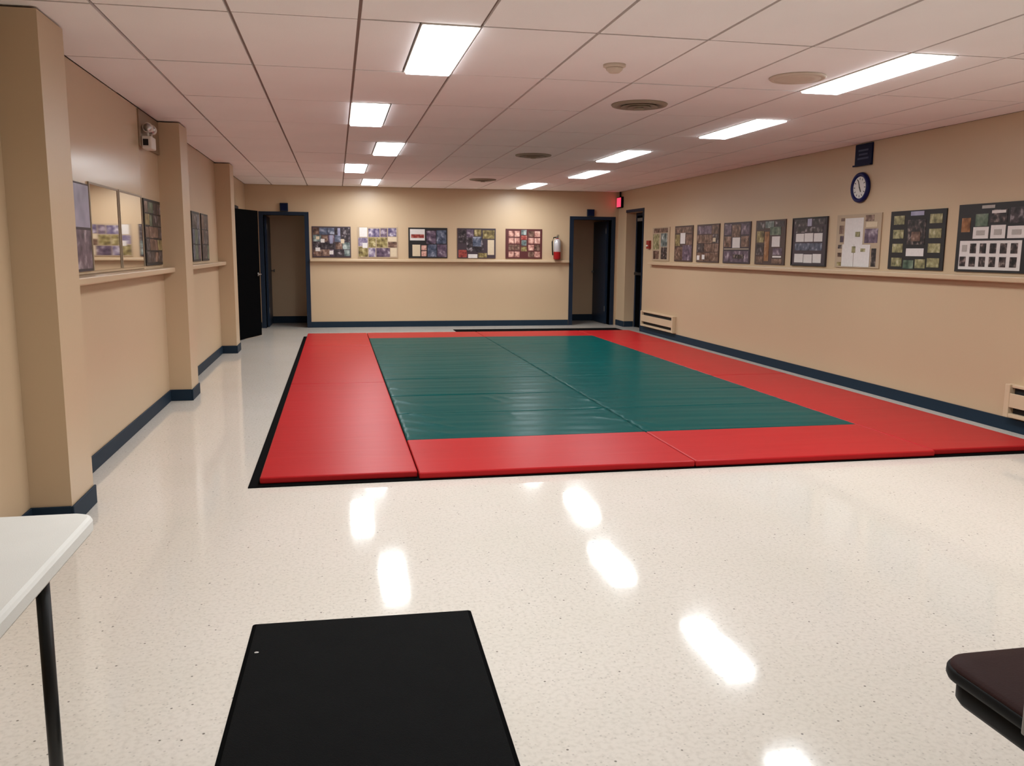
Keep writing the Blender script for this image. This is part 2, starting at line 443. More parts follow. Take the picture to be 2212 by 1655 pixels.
def tile(x0, x1, y0, y1):
    w, d = round(x1 - x0 - 2 * GAP, 4), round(y1 - y0 - 2 * GAP, 4)
    if w < 0.02 or d < 0.02: return
    key = (w, d)
    if key not in tile_mesh:
        bm = bmesh.new(); bmbox(bm, -w / 2, w / 2, -d / 2, d / 2, 0, TZ1 - TZ0)
        me = bpy.data.meshes.new('ceiling_tile'); bm.to_mesh(me); bm.free(); me.materials.append(M['tile']); tile_mesh[key] = me
    o = bpy.data.objects.new('ceiling_tile', tile_mesh[key]); COL.objects.link(o); o.parent = ceil
    o.location = ((x0 + x1) / 2, (y0 + y1) / 2, TZ0 + random.uniform(-0.0012, 0.0012))
    o.rotation_euler = (random.uniform(-0.0015, 0.0015), random.uniform(-0.002, 0.002), 0)
for i in range(len(xs) - 1):
    for j in range(len(yk) - 1):
        x0, x1, y0, y1 = xs[i], xs[i + 1], yk[j], yk[j + 1]
        a = (round(x0, 3), round(y0, 3)); b = (round(x0 + GX / 2, 3), round(y0, 3))
        if a in lset: tile(x0 + GX / 2, x1, y0, y1)
        elif b in lset: tile(x0, x0 + GX / 2, y0, y1)
        else: tile(x0, x1, y0, y1)
for x in xs[1:-1]:
    boxes('grid_runner', [(x - 0.012, x + 0.012, YF, YB, HC + 0.0165, HC + 0.045)], 'tee', ceil)
for y in yk[1:-1]:
    boxes('grid_cross_bar', [(XL, XR, y - 0.012, y + 0.012, HC + 0.0175, HC + 0.04)], 'tee', ceil)

# ------------------------------------------------------------------ lamps in the ceiling
rowname = {0: 'nearest', 1: 'second', 2: 'middle', 3: 'fourth', 4: 'farthest'}
for lx, ly, k, side in lights:
    if k >= 0:
        lab = '%s fluorescent ceiling light of the %s row' % (rowname[k], side)
    else:
        lab = 'fluorescent ceiling light of the %s row, out of view above the near floor' % side
    w, d = GX / 2, GY
    t = thing('ceiling_light', lab, 'light', (lx + w / 2, ly + d / 2, HC), 'fluorescent ceiling lights')
    e = 0.014
    boxes('lamp_frame', [(lx + 0.004, lx + e, ly + 0.004, ly + d - 0.004, HC - 0.004, HC + 0.045), (lx + w - e, lx + w - 0.004, ly + 0.004, ly + d - 0.004, HC - 0.004, HC + 0.045),
                         (lx + e, lx + w - e, ly + 0.004, ly + e, HC - 0.004, HC + 0.045), (lx + e, lx + w - e, ly + d - e, ly + d - 0.004, HC - 0.004, HC + 0.045)], 'lampframe', t)
    boxes('diffuser', [(lx + e, lx + w - e, ly + e, ly + d - e, HC - 0.016, HC + 0.006)], 'diffuser', t, 0.006, 2)
    ld = bpy.data.lights.new('lamp_beam', 'AREA'); ld.shape = 'RECTANGLE'; ld.size = w - 2 * e; ld.size_y = d - 2 * e
    ld.energy = LAMP_W * (1.35 if k == 4 else 1.0); ld.spread = math.radians(172) if k == 4 else LAMP_SPREAD; ld.color = LAMP_COL
    lo = bpy.data.objects.new('lamp_beam', ld); COL.objects.link(lo); lo.parent = t; lo.location = (0, 0, -0.018)

# ------------------------------------------------------------------ training mats
def mat(name, x0, x1, y0, y1, col, label, group, z0=0.006, h=0.042):
    g = 0.003
    bm = bmesh.new(); bmbox(bm, x0 + g, x1 - g, y0 + g, y1 - g, z0, z0 + h); bevel(bm, 0.010, 3)
    o = link(name, bm, col, None, False, ((x0 + x1) / 2, (y0 + y1) / 2, z0))
    return tag(o, label, 'mat', group)
XA, XB, XC, XD, XE = -0.485, 0.47, 2.295, 4.09, 5.02
tag(boxes('rubber_underlay', [(-0.545, 2.02, 5.165, 14.30, 0.0, 0.006)], 'under'), 'thin black rubber underlay showing along the left edge of the red mats', 'underlay', 'rubber underlays')
tag(boxes('rubber_underlay', [(2.024, 5.06, 5.165, 15.27, 0.0, 0.006)], 'under'), 'thin black rubber underlay showing behind the back right red mats', 'underlay', 'rubber underlays')
rg = 'red border mats'
for (x0, x1, y0, y1, lab) in (
    (XA, XB, 5.22, 8.93, 'red mat at the near left corner of the mat floor'),
    (XA, XB, 8.93, 12.5, 'red mat in the middle of the left border'),
    (XA, XB, 12.5, 14.38, 'red mat at the far left corner, before the open back doorway'),
    (XB, XC, 5.175, 6.13, 'red mat on the near border, left of the centre seam'),
    (XC, XD, 5.175, 6.13, 'red mat on the near border, right of the centre seam'),
    (XD, XE, 5.21, 8.9, 'red mat at the near right corner, running along the right wall'),
    (XD, XE, 8.9, 12.5, 'red mat in the middle of the right border'),
    (XD, XE, 12.5, 14.38, 'red mat at the far right corner near the recessed door'),
    (XB, XC, 13.5, 14.38, 'red mat on the far border, left of the centre seam'),
    (XC, XD, 13.5, 14.38, 'red mat on the far border, right of the centre seam')):
    mat('training_mat', x0, x1, y0, y1, 'red', lab, rg)
RIDGES = [((0.50, 7.82), (0.78, 7.42), 0.006), ((0.50, 7.22), (0.80, 6.88), 0.007), ((0.50, 6.88), (0.86, 6.52), 0.008), ((0.50, 6.56), (0.78, 6.27), 0.008), ((0.5, 8.55), (0.72, 8.25), 0.004),
          ((1.30, 7.98), (1.46, 7.55), 0.004), ((1.45, 7.98), (1.60, 7.60), 0.003), ((1.42, 7.05), (1.43, 6.80), 0.003),
          ((2.12, 7.75), (2.38, 7.40), 0.006), ((2.16, 7.25), (2.42, 6.90), 0.006), ((2.10, 6.75), (2.46, 6.40), 0.007), ((2.22, 6.45), (2.40, 6.22), 0.005), ((2.18, 8.80), (2.42, 8.30), 0.004), ((2.18, 9.9), (2.42, 9.3), 0.004)]
def wrinkle_height(x, y):
    h = 0.0012 * math.sin(y * 17 + 1.3 * math.sin(x * 1.7)) + 0.0009 * math.sin(y * 31 + x * 2.3)
    for (ax, ay), (bx, by), a in RIDGES:
        if abs(x - (ax + bx) / 2) > 0.4 or abs(y - (ay + by) / 2) > 0.45: continue
        dx, dy = bx - ax, by - ay
        t = ((x - ax) * dx + (y - ay) * dy) / (dx * dx + dy * dy)
        tc = min(1, max(0, t)); px, py = ax + tc * dx - x, ay + tc * dy - y
        h += a * math.exp(-(px * px + py * py) / (2 * 0.020 ** 2)) * math.sin(math.pi * min(1, max(0, 0.15 + 0.7 * tc)))
    return h
def soft_mat(name, x0, x1, y0, y1, col, label, group, z0=0.006, h=0.042, g0=0.003, g1=0.003):
    """mat with a wrinkled vinyl cover: gridded top, rounded rim, straight sides"""
    x0 += 0.003; x1 -= 0.003; y0 += g0; y1 -= g1
    nx, ny, i_ = 72, 42, 0.010
    bm = bmesh.new(); zt = z0 + h
    G = [[None] * (ny + 1) for _ in range(nx + 1)]
    for i in range(nx + 1):
        for j in range(ny + 1):
            x = x0 + i_ + (x1 - x0 - 2 * i_) * i / nx; y = y0 + i_ + (y1 - y0 - 2 * i_) * j / ny
            G[i][j] = bm.verts.new((x, y, zt + wrinkle_height(x, y)))
    for i in range(nx):
        for j in range(ny): bm.faces.new((G[i][j], G[i + 1][j], G[i + 1][j + 1], G[i][j + 1]))
    loop = [G[i][0] for i in range(nx)] + [G[nx][j] for j in range(ny)] + [G[i][ny] for i in range(nx, 0, -1)] + [G[0][j] for j in range(ny, 0, -1)]
    cx, cy_ = (x0 + x1) / 2, (y0 + y1) / 2
    prev = loop
    for (ins, z) in ((0.004, zt - 0.002), (0.0, zt - 0.009), (0.0, z0)):
        cur = []
        for v in loop:
            sx = (x1 - x0 - 2 * ins) / (x1 - x0 - 2 * i_); sy = (y1 - y0 - 2 * ins) / (y1 - y0 - 2 * i_)
            cur.append(bm.verts.new((cx + (v.co.x - cx) * sx, cy_ + (v.co.y - cy_) * sy, z)))
        n = len(loop)
        for a in range(n): bm.faces.new((prev[a], cur[a], cur[(a + 1) % n], prev[(a + 1) % n]))
        prev = cur
    bm.faces.new(list(reversed(prev)))
    bmesh.ops.recalc_face_normals(bm, faces=bm.faces)
    o = link(name, bm, col, None, True, (cx, cy_, z0))
    return tag(o, label, 'mat', group)
rowsy = [6.13, 7.12, 8.03, 9.11, 10.15, 11.25, 12.35, 13.5]
nm = ['nearest', 'second', 'third', 'fourth', 'fifth', 'sixth', 'farthest']
for i in range(7):
    for (x0, x1, s) in ((XB, XC, 'left'), (XC, XD, 'right')):
        wide = {(2, 'left'): (0.012, 0.012), (1, 'left'): (0.004, 0.004), (3, 'left'): (0.006, 0.003)}.get((i, s), (0.003, 0.003))
        soft_mat('training_mat', x0, x1, rowsy[i], rowsy[i + 1], 'green', 'green mat, %s row from the camera, %s of the centre seam' % (nm[i], s), 'green centre mats', g0=wide[0], g1=wide[1])

# ------------------------------------------------------------------ entrance carpet
t = thing('floor_mat', 'black entrance carpet mat on the speckled floor in front', 'mat', (0.06, 2.5, 0))
t.rotation_euler = (0, 0, math.radians(-1.2))
bm = bmesh.new(); slab(bm, -0.415, 0.415, -0.70, 0.70, 0.012, [(0, 0.0), (0, 0.003), (0.004, 0.005)], 3)
o = link('rubber_border', bm, 'rubber'); o.parent = t
bm = bmesh.new(); slab(bm, -0.40, 0.40, -0.685, 0.685, 0.008, [(0, 0.005), (0, 0.009), (0.004, 0.011)], 3)
o = link('carpet_pile', bm, 'carpet'); o.parent = t

bm = bmesh.new(); slab(bm, -0.312, -0.297, 2.945, 2.955, 0.004, [(0.001, 0.0112), (0, 0.0125), (0.002, 0.0145)], 3)
tag(link('paper_scrap', bm, 'paper', None, False, (-0.3045, 2.95, 0.011)), 'tiny white scrap lying on the black entrance carpet mat', 'scrap')

# ------------------------------------------------------------------ white folding table
tx0, tx1, ty0, ty1 = -1.375, -0.615, 0.47, 2.30
t = thing('folding_table', 'white plastic folding table with black legs at the left edge', 'table', ((tx0 + tx1) / 2, (ty0 + ty1) / 2, 0))
bm = bmesh.new()
slab(bm, tx0, tx1, ty0, ty1, 0.055, [(0.02, 0.694), (0.006, 0.697), (0.0, 0.706), (0.0, 0.730), (0.004, 0.737), (0.012, 0.740)], 8)
link('table_top', bm, 'whiteplastic', t, False)
for ly in (2.0, 0.77):
    for lx in (-0.66, -1.33):
        bm = bmesh.new(); tube(bm, [(lx, ly, 0.0), (lx, ly, 0.694)], 0.0150, 14)
        lg = link('leg', bm, 'blackmetal', t, True)
        bm = bmesh.new(); lathe(bm, [(0.016, 0.0), (0.017, 0.03), (0.0145, 0.032)], (lx, ly, 0.0), 'z', 14)
        link('foot_cap', bm, 'rubber', lg, True)
    bm = bmesh.new(); tube(bm, [(-0.68, ly, 0.676), (-1.31, ly, 0.676)], 0.010, 10)
    link('leg_brace', bm, 'blackmetal', t, True)
boxes('side_rail', [(-0.70, -0.68, 0.6, 2.15, 0.665, 0.694)], 'blackmetal', t)
boxes('side_rail', [(-1.31, -1.29, 0.6, 2.15, 0.665, 0.694)], 'blackmetal', t)

# ------------------------------------------------------------------ swivel chair at the right edge
sx0, sx1, sy0, sy1 = 1.402, 1.88, 1.25, 1.725
cxc, cyc = 1.64, 1.49
t = thing('swivel_chair', 'dark brown swivel chair with black seat shell, cut off by the right edge', 'chair', (cxc, cyc, 0))
bm = bmesh.new()
slab(bm, sx0 + 0.004, sx1 - 0.004, sy0 + 0.004, sy1 - 0.004, 0.075, [(0.0, 0.438), (0.004, 0.446), (0.014, 0.450), (0.05, 0.452)], 8)
link('seat_cushion', bm, 'brownseat', t, True)
bm = bmesh.new()
slab(bm, sx0, sx1, sy0, sy1, 0.075, [(0.018, 0.406), (0.004, 0.411), (0.0, 0.420), (0.001, 0.434), (0.006, 0.441)], 8)
link('seat_rim', bm, 'blackplastic', t, True)
bm = bmesh.new()
slab(bm, sx0 + 0.022, sx1 - 0.022, sy0 + 0.022, sy1 - 0.022, 0.06, [(0.03, 0.342), (0.010, 0.348), (0.0, 0.362), (0.0, 0.407)], 8)
link('seat_shell', bm, 'blackplastic', t, True)
bm = bmesh.new(); lathe(bm, [(0.05, 0.10), (0.05, 0.20), (0.028, 0.21), (0.028, 0.343)], (cxc, cyc, 0), 'z', 20)
link('gas_column', bm, 'blackplastic', t, True)
for i in range(5):
    a = math.radians(20 + 72 * i)
    dx, dy = math.cos(a), math.sin(a)
    bm = bmesh.new(); tube(bm, [(cxc + dx * 0.03, cyc + dy * 0.03, 0.115), (cxc + dx * 0.24, cyc + dy * 0.24, 0.075)], 0.02, 10)
    arm = link('base_arm', bm, 'blackplastic', t, True)
    bm = bmesh.new(); lathe(bm, [(0.012, -0.02), (0.03, -0.018), (0.03, 0.018), (0.012, 0.02)], (cxc + dx * 0.235, cyc + dy * 0.235, 0.03), 'x', 16)
    link('caster', bm, 'rubber', arm, True)
for s_, xx in ((-1, sx0 - 0.011), (1, sx1 + 0.011)):
    bm = bmesh.new()
    bmbox(bm, xx - 0.010, xx + 0.010, 1.372, 1.422, 0.418, 0.645); bevel(bm, 0.004, 2)
    ar = link('arm_upright', bm, 'greymetal', t)
    bm = bmesh.new(); slab(bm, xx - 0.012, xx + 0.05, 1.10, 1.40, 0.025, [(0.006, 0.64), (0, 0.648), (0, 0.66), (0.008, 0.668)], 5)
    link('arm_pad', bm, 'blackplastic', ar, True)
bm = bmesh.new(); tube(bm, [(cxc, 1.30, 0.36), (cxc, 1.20, 0.40), (cxc, 1.17, 0.52), (cxc, 1.16, 0.62)], 0.022, 12)
link('back_bracket', bm, 'blackplastic', t, True)
bm = bmesh.new(); bmbox(bm, 1.47, 1.83, 1.12, 1.17, 0.56, 0.93); bevel(bm, 0.022, 3)
link('backrest', bm, 'brownseat', t, True)

# ------------------------------------------------------------------ boards with photographs on the walls
def wall_pt(wall, a, n, z):
    """a = distance along the wall, n = distance out from the wall face"""
    if wall == 'back': return (a, YB - n, z)
    if wall == 'right': return (XR - n, a, z)
    return (XL + n, a, z)
def wall_box(wall, a0, a1, n0, n1, z0, z1):
    p, q = wall_pt(wall, a0, n0, z0), wall_pt(wall, a1, n1, z1)
    return (p[0], q[0], p[1], q[1], p[2], q[2])

def board(label, wall, a0, a1, z0, z1, mat_name, pieces, group, n0=0.0, thick=0.012, name='photo_board', frame=None):
    c = wall_pt(wall, (a0 + a1) / 2, n0, z0)
    t = thing(name, label, 'board', c, group)
    boxes('backing', [wall_box(wall, a0, a1, n0, n0 + thick, z0, z1)], mat_name, t)
    n1 = n0 + thick
    if frame:
        f = 0.014; b0, b1 = min(a0, a1), max(a0, a1)
        boxes('frame', [wall_box(wall, b0, b0 + f, n1, n1 + 0.008, z0, z1), wall_box(wall, b1 - f, b1, n1, n1 + 0.008, z0, z1),
                        wall_box(wall, b0 + f, b1 - f, n1, n1 + 0.008, z0, z0 + f), wall_box(wall, b0 + f, b1 - f, n1, n1 + 0.008, z1 - f, z1)], frame, t)
    for i, pc in enumerate(pieces):
        u0, v0, u1, v1, mt = pc[:5]
        lay = pc[5] if len(pc) > 5 else 0
        w, h = a1 - a0, z1 - z0
        nm_ = 'paper' if mt in ('paper', 'papercream') else ('print_block' if mt == 'textpaper' else 'photograph')
        e = 0.0012 + 0.00015 * (i % 7)
        boxes(nm_, [wall_box(wall, a0 + u0 * w, a0 + u1 * w, n1 + lay * 0.0025, n1 + lay * 0.0025 + e + 0.001, z1 - v1 * h, z1 - v0 * h)], mt, t)
    return t

def mosaic(cols, rows, mats, seed, jit=0.25, skip=0.0, box=(0.02, 0.03, 0.98, 0.97)):
    rnd = random.Random(seed); out = []
    bx0, by0, bx1, by1 = box
    for r in range(rows):
        edges = [bx0]
        for c in range(1, cols): edges.append(bx0 + (bx1 - bx0) * (c + rnd.uniform(-jit, jit)) / cols)
        edges.append(bx1)
        y0 = by0 + (by1 - by0) * r / rows; y1 = by0 + (by1 - by0) * (r + 1) / rows
        for c in range(cols):
            if rnd.random() < skip: continue
            out.append((edges[c] + 0.006, y0 + rnd.uniform(0.004, 0.02), edges[c + 1] - 0.006, y1 - rnd.uniform(0.004, 0.02), rnd.choice(mats)))
    return out

Z0, Z1 = 1.262, 1.812
gb = 'photo boards on the back wall'
board('dark crowded photo collage beside the left doorway on the back wall', 'back', -0.415, 0.265, Z0, Z1, 'boardplum',
      mosaic(5, 4, ['p_dark', 'p_dark', 'p_plum', 'p_teal', 'p_dark', 'p_blue', 'p_brown'], 3) +
      [(0.08, 0.68, 0.2, 0.80, 'paper', 1), (0.22, 0.40, 0.32, 0.52, 'paper', 1), (0.10, 0.32, 0.19, 0.42, 'papercream', 1), (0.44, 0.78, 0.54, 0.9, 'paper', 1), (0.74, 0.40, 0.83, 0.54, 'papercream', 1), (0.66, 0.05, 0.73, 0.3, 'p_lav', 1), (0.45, 0.28, 0.53, 0.55, 'p_lav', 1)], gb)
board('violet and olive photo collage with a white top left corner on the back wall', 'back', 0.385, 1.105, Z0, Z1, 'boardbeige',
      [(0.05, 0.02, 0.24, 0.32, 'paper'), (0.27, 0.05, 0.55, 0.32, 'p_violet'), (0.57, 0.04, 0.74, 0.32, 'p_plum'), (0.76, 0.03, 0.97, 0.3, 'p_violet'),
       (0.02, 0.35, 0.25, 0.62, 'p_violet'), (0.27, 0.34, 0.45, 0.66, 'p_olive'), (0.47, 0.34, 0.74, 0.66, 'p_olive'), (0.76, 0.32, 0.97, 0.46, 'papercream'), (0.76, 0.48, 0.98, 0.66, 'p_brown'),
       (0.02, 0.65, 0.25, 0.97, 'p_olive'), (0.27, 0.68, 0.44, 0.97, 'p_violet'), (0.46, 0.68, 0.8, 0.97, 'p_plum'), (0.82, 0.68, 0.97, 0.96, 'papercream'), (0.12, 0.52, 0.24, 0.68, 'paper', 1)], gb)
board('photo board with a red picture at top left and cream sheet below it', 'back', 1.30, 2.015, Z0, Z1, 'boardblack',
      [(0.04, 0.05, 0.42, 0.42, 'paper'), (0.07, 0.22, 0.40, 0.34, 'p_redcar', 1), (0.10, 0.56, 0.30, 0.94, 'papercream'), (0.33, 0.58, 0.46, 0.74, 'p_pink'), (0.33, 0.77, 0.46, 0.94, 'p_pink'),
       (0.46, 0.10, 0.70, 0.52, 'p_plum'), (0.72, 0.08, 0.97, 0.52, 'p_blue'), (0.49, 0.55, 0.72, 0.96, 'p_blue'), (0.74, 0.55, 0.98, 0.96, 'p_plum')], gb)
board('dark photo board with a tall cream sheet at its right side', 'back', 2.20, 2.92, Z0, Z1, 'boardplum',
      [(0.03, 0.05, 0.22, 0.5, 'p_dark'), (0.03, 0.72, 0.25, 0.97, 'p_redcar'), (0.24, 0.04, 0.42, 0.3, 'p_plum'), (0.44, 0.04, 0.62, 0.26, 'p_olive'), (0.24, 0.32, 0.68, 0.78, 'p_dark'), (0.40, 0.28, 0.62, 0.6, 'p_blue', 1),
       (0.66, 0.06, 0.97, 0.34, 'p_olive'), (0.79, 0.38, 0.96, 0.88, 'papercream'), (0.28, 0.86, 0.52, 0.99, 'paper'), (0.54, 0.82, 0.77, 0.97, 'p_olive')], gb)
pcs = [(0.42, 0.03, 0.57, 0.2, 'p_teal'), (0.42, 0.22, 0.58, 0.36, 'p_redcar'), (0.43, 0.38, 0.57, 0.56, 'p_teal'), (0.42, 0.6, 0.58, 0.75, 'p_olive')]
for r in range(4):
    for c in range(2):
        pcs.append((0.08 + 0.16 * c, 0.07 + 0.23 * r, 0.22 + 0.16 * c, 0.26 + 0.23 * r, 'p_pink' if r != 2 else 'p_brown'))
        pcs.append((0.62 + 0.17 * c, 0.07 + 0.23 * r, 0.77 + 0.17 * c, 0.26 + 0.23 * r, 'p_pink' if (r + c) % 3 else 'p_brown'))
board('dark red photo board with rows of pink portraits beside the fire extinguisher', 'back', 3.11, 3.81, Z0, Z1, 'boardred', pcs, gb)

gr = 'photo boards on the right wall'
def rb(label, a0, a1, mt, pcs, z1=Z1, frame=None): return board(label, 'right', a0, a1, Z0, z1, mt, pcs, gr, frame=frame)
rb('pale photo board beside the red pull station, farthest on the right wall', 14.10, 13.33, 'boardbeige',
   [(0.1, 0.03, 0.9, 0.16, 'p_brown'), (0.06, 0.2, 0.42, 0.66, 'p_yellow'), (0.52, 0.18, 0.88, 0.58, 'p_teal'), (0.08, 0.7, 0.42, 0.95, 'p_brown'), (0.54, 0.6, 0.88, 0.95, 'p_port')])
rb('brown photo board with a pale streak, second farthest on the right wall', 13.10, 12.39, 'boardbrown',
   [(0.03, 0.04, 0.95, 0.2, 'p_brown'), (0.04, 0.24, 0.3, 0.56, 'p_olive'), (0.33, 0.2, 0.6, 0.5, 'paper'), (0.64, 0.24, 0.96, 0.56, 'p_brown'), (0.04, 0.6, 0.45, 0.96, 'p_brown'), (0.48, 0.54, 0.96, 0.96, 'p_plum')])
rb('brown photo mosaic board, third farthest on the right wall', 12.235, 11.46, 'boardbrown',
   mosaic(3, 4, ['p_brown', 'p_dark', 'p_olive', 'p_brown', 'p_plum'], 11) + [(0.05, 0.82, 0.17, 0.94, 'paper', 1), (0.28, 0.80, 0.40, 0.92, 'paper', 1), (0.74, 0.36, 0.86, 0.46, 'papercream', 1)])
rb('plum photo board with one small white sheet at its middle, on the right wall', 11.32, 10.52, 'boardplum',
   [(0.04, 0.04, 0.3, 0.3, 'p_plum'), (0.33, 0.06, 0.64, 0.36, 'p_brown'), (0.67, 0.04, 0.96, 0.3, 'p_plum'), (0.04, 0.34, 0.3, 0.6, 'p_brown'), (0.36, 0.37, 0.64, 0.62, 'paper'), (0.68, 0.34, 0.96, 0.6, 'p_brown'),
    (0.04, 0.64, 0.96, 0.655, 'papercream'), (0.05, 0.7, 0.95, 0.96, 'p_plum'), (0.4, 0.78, 0.8, 0.88, 'p_port', 1)])
rb('green and orange brown photo board with a white sheet at right, on the right wall', 10.375, 9.62, 'boardbrown',
   [(0.05, 0.04, 0.3, 0.2, 'p_dark'), (0.33, 0.03, 0.62, 0.18, 'p_teal'), (0.66, 0.04, 0.95, 0.16, 'p_dark'), (0.5, 0.16, 0.86, 0.34, 'p_green'), (0.05, 0.24, 0.3, 0.5, 'p_olive'), (0.33, 0.26, 0.48, 0.92, 'p_orange'),
    (0.58, 0.37, 0.84, 0.6, 'paper'), (0.05, 0.54, 0.3, 0.78, 'p_dark'), (0.05, 0.82, 0.3, 0.96, 'p_brown'), (0.62, 0.63, 0.92, 0.78, 'p_plum'), (0.62, 0.80, 0.9, 0.84, 'paper'), (0.6, 0.87, 0.92, 0.97, 'p_brown')])
rb('dark board with two rows of white sheets, on the right wall', 9.455, 8.71, 'boardplum',
   [(0.06, 0.04, 0.42, 0.18, 'p_dark'), (0.44, 0.03, 0.56, 0.18, 'p_lav'), (0.6, 0.04, 0.94, 0.16, 'p_dark'), (0.1, 0.2, 0.88, 0.31, 'p_dark'),
    (0.12, 0.33, 0.36, 0.50, 'paper'), (0.375, 0.325, 0.62, 0.50, 'paper'), (0.645, 0.33, 0.88, 0.50, 'paper'), (0.1, 0.53, 0.88, 0.68, 'p_blue'),
    (0.1, 0.75, 0.36, 0.93, 'paper'), (0.375, 0.76, 0.62, 0.935, 'paper'), (0.64, 0.75, 0.87, 0.93, 'paper')], frame='boardblack')
rb('beige board mostly covered by large white sheets, below the round clock', 8.53, 7.75, 'boardbeige',
   [(0.2, 0.07, 0.62, 0.58, 'paper'), (0.17, 0.56, 0.44, 0.98, 'paper', 1), (0.45, 0.57, 0.80, 0.98, 'paper', 1), (0.46, 0.33, 0.56, 0.42, 'p_yellow', 2), (0.40, 0.6, 0.48, 0.72, 'p_yellow', 2), (0.6, 0.64, 0.7, 0.7, 'p_yellow', 2),
    (0.66, 0.03, 0.84, 0.14, 'p_brown'), (0.66, 0.28, 0.94, 0.54, 'p_plum'), (0.83, 0.64, 0.93, 0.97, 'p_port'), (0.1, 0.06, 0.18, 0.12, 'p_brown'), (0.07, 0.2, 0.17, 0.36, 'p_brown'), (0.1, 0.4, 0.18, 0.52, 'p_plum'),
    (0.06, 0.57, 0.15, 0.64, 'p_port'), (0.06, 0.72, 0.15, 0.8, 'p_brown'), (0.06, 0.9, 0.15, 0.97, 'p_olive'), (0.68, 0.16, 0.92, 0.25, 'papercream')])
pcs = [(0.38, 0.02, 0.62, 0.09, 'p_lav'), (0.34, 0.16, 0.66, 0.58, 'p_port'), (0.42, 0.36, 0.58, 0.52, 'p_brown', 1), (0.34, 0.64, 0.66, 0.77, 'paper')]
for r in range(4):
    v = 0.08 + 0.24 * r
    pcs.append((0.07, v, 0.27, v + 0.15, 'p_yellow')); pcs.append((0.73, v, 0.94, v + 0.15, 'p_yellow'))
pcs += [(0.30, 0.84, 0.49, 0.98, 'p_green'), (0.52, 0.82, 0.70, 0.97, 'p_yellow')]
rb('black board edged with small yellow green photographs, second from the right edge', 7.605, 6.82, 'boardblack', pcs)
pcs = [(0.34, 0.03, 0.52, 0.075, 'textpaper'), (0.06, 0.2, 0.19, 0.41, 'p_orange'), (0.26, 0.15, 0.44, 0.33, 'p_green'), (0.47, 0.1, 0.7, 0.28, 'p_port'), (0.49, 0.11, 0.68, 0.15, 'paper', 1), (0.74, 0.08, 0.97, 0.3, 'p_dark'),
       (0.24, 0.34, 0.46, 0.51, 'paper'), (0.49, 0.32, 0.69, 0.51, 'paper'), (0.72, 0.34, 0.95, 0.51, 'paper'),
       (0.29, 0.39, 0.41, 0.46, 'textpaper', 1), (0.54, 0.38, 0.64, 0.46, 'textpaper', 1), (0.78, 0.39, 0.90, 0.46, 'textpaper', 1), (0.06, 0.54, 0.92, 0.965, 'paper')]
for r in range(2):
    for c in range(6):
        if r == 0 and c == 0: pcs.append((0.10, 0.60, 0.17, 0.7, 'textpaper', 1)); continue
        u = 0.075 + 0.142 * c; v = 0.58 + 0.195 * r
        pcs.append((u, v, u + 0.09, v + 0.145, 'p_port', 1))
rb('large black board with a grid of portraits on white, nearest the right edge', 6.665, 5.86, 'boardblack', pcs, z1=1.83)

gl = 'boards and mirrors on the left wall'
P0 = 0.012
board('lavender topped photo board just behind the near left pilaster', 'left', 5.25, 5.955, Z0, 1.80, 'boardplum',
      [(0.02, 0.02, 0.98, 0.5, 'p_lav'), (0.02, 0.53, 0.48, 0.97, 'p_dark'), (0.52, 0.53, 0.98, 0.97, 'p_plum')], gl, n0=P0)
def mirror(a0, a1, label):
    t = thing('mirror_panel', label, 'mirror', wall_pt('left', (a0 + a1) / 2, P0, Z0), 'mirror panels on the left wall')
    boxes('mirror_glass', [wall_box('left', a0, a1, P0 + 0.002, P0 + 0.006, Z0, 1.808)], 'mirror', t)
    f = 0.018
    boxes('edge_strip', [wall_box('left', a0 - f, a0, P0, P0 + 0.010, Z0, 1.808), wall_box('left', a1, a1 + f, P0, P0 + 0.010, Z0, 1.808), wall_box('left', a0 - f, a1 + f, P0, P0 + 0.010, 1.808, 1.822)], 'mirroredge', t)
mirror(6.0, 6.72, 'mirror panel reflecting the back wall, next to the lavender topped board')
mirror(6.78, 7.50, 'mirror panel reflecting the back wall, next to the dark green board')
board('dark green brown photo board before the second left pilaster', 'left', 7.62, 8.30, Z0, Z1, 'boardblack',
      mosaic(4, 5, ['p_green', 'p_dark', 'p_olive', 'p_dark', 'p_brown'], 21), gl)
board('dark photo board beyond the second left pilaster, left of a pair', 'left', 10.02, 10.58, Z0, Z1, 'boardblack',
      mosaic(3, 3, ['p_dark', 'p_green', 'p_dark', 'p_plum', 'p_blue'], 22), gl)
board('dark photo board before the third left pilaster, right of a pair', 'left', 10.70, 11.25, Z0, Z1, 'boardblack',
      mosaic(3, 3, ['p_dark', 'p_green', 'p_dark', 'p_brown', 'p_dark'], 23), gl)

# ------------------------------------------------------------------ clock, plaque, signs
cy, cz = 8.14, 2.078
t = thing('wall_clock', 'round wall clock with white face and thick navy rim', 'clock', (XR, cy, cz - 0.15))
bm = bmesh.new(); lathe(bm, [(0.148, 0.0), (0.155, -0.012), (0.150, -0.034), (0.138, -0.042), (0.118, -0.036), (0.108, -0.024)], (XR, cy, cz), 'x', 40)
link('clock_rim', bm, 'clockrim', t, True)
bm = bmesh.new(); lathe(bm, [(0.112, -0.022), (0.112, -0.0265)], (XR, cy, cz), 'x', 40)
fc = link('clock_face', bm, 'clockface', t)
for i in range(12):
    a = math.pi * 2 * i / 12
    bm = bmesh.new(); bmbox(bm, -0.0012, 0.0, -0.004, 0.004, 0.078, 0.100)
    bmesh.ops.rotate(bm, verts=bm.verts, cent=(0, 0, 0), matrix=Matrix.Rotation(a, 3, 'X'))
    bmesh.ops.translate(bm, verts=bm.verts, vec=(XR - 0.0266, cy, cz))
    link('hour_mark', bm, 'hand', fc)
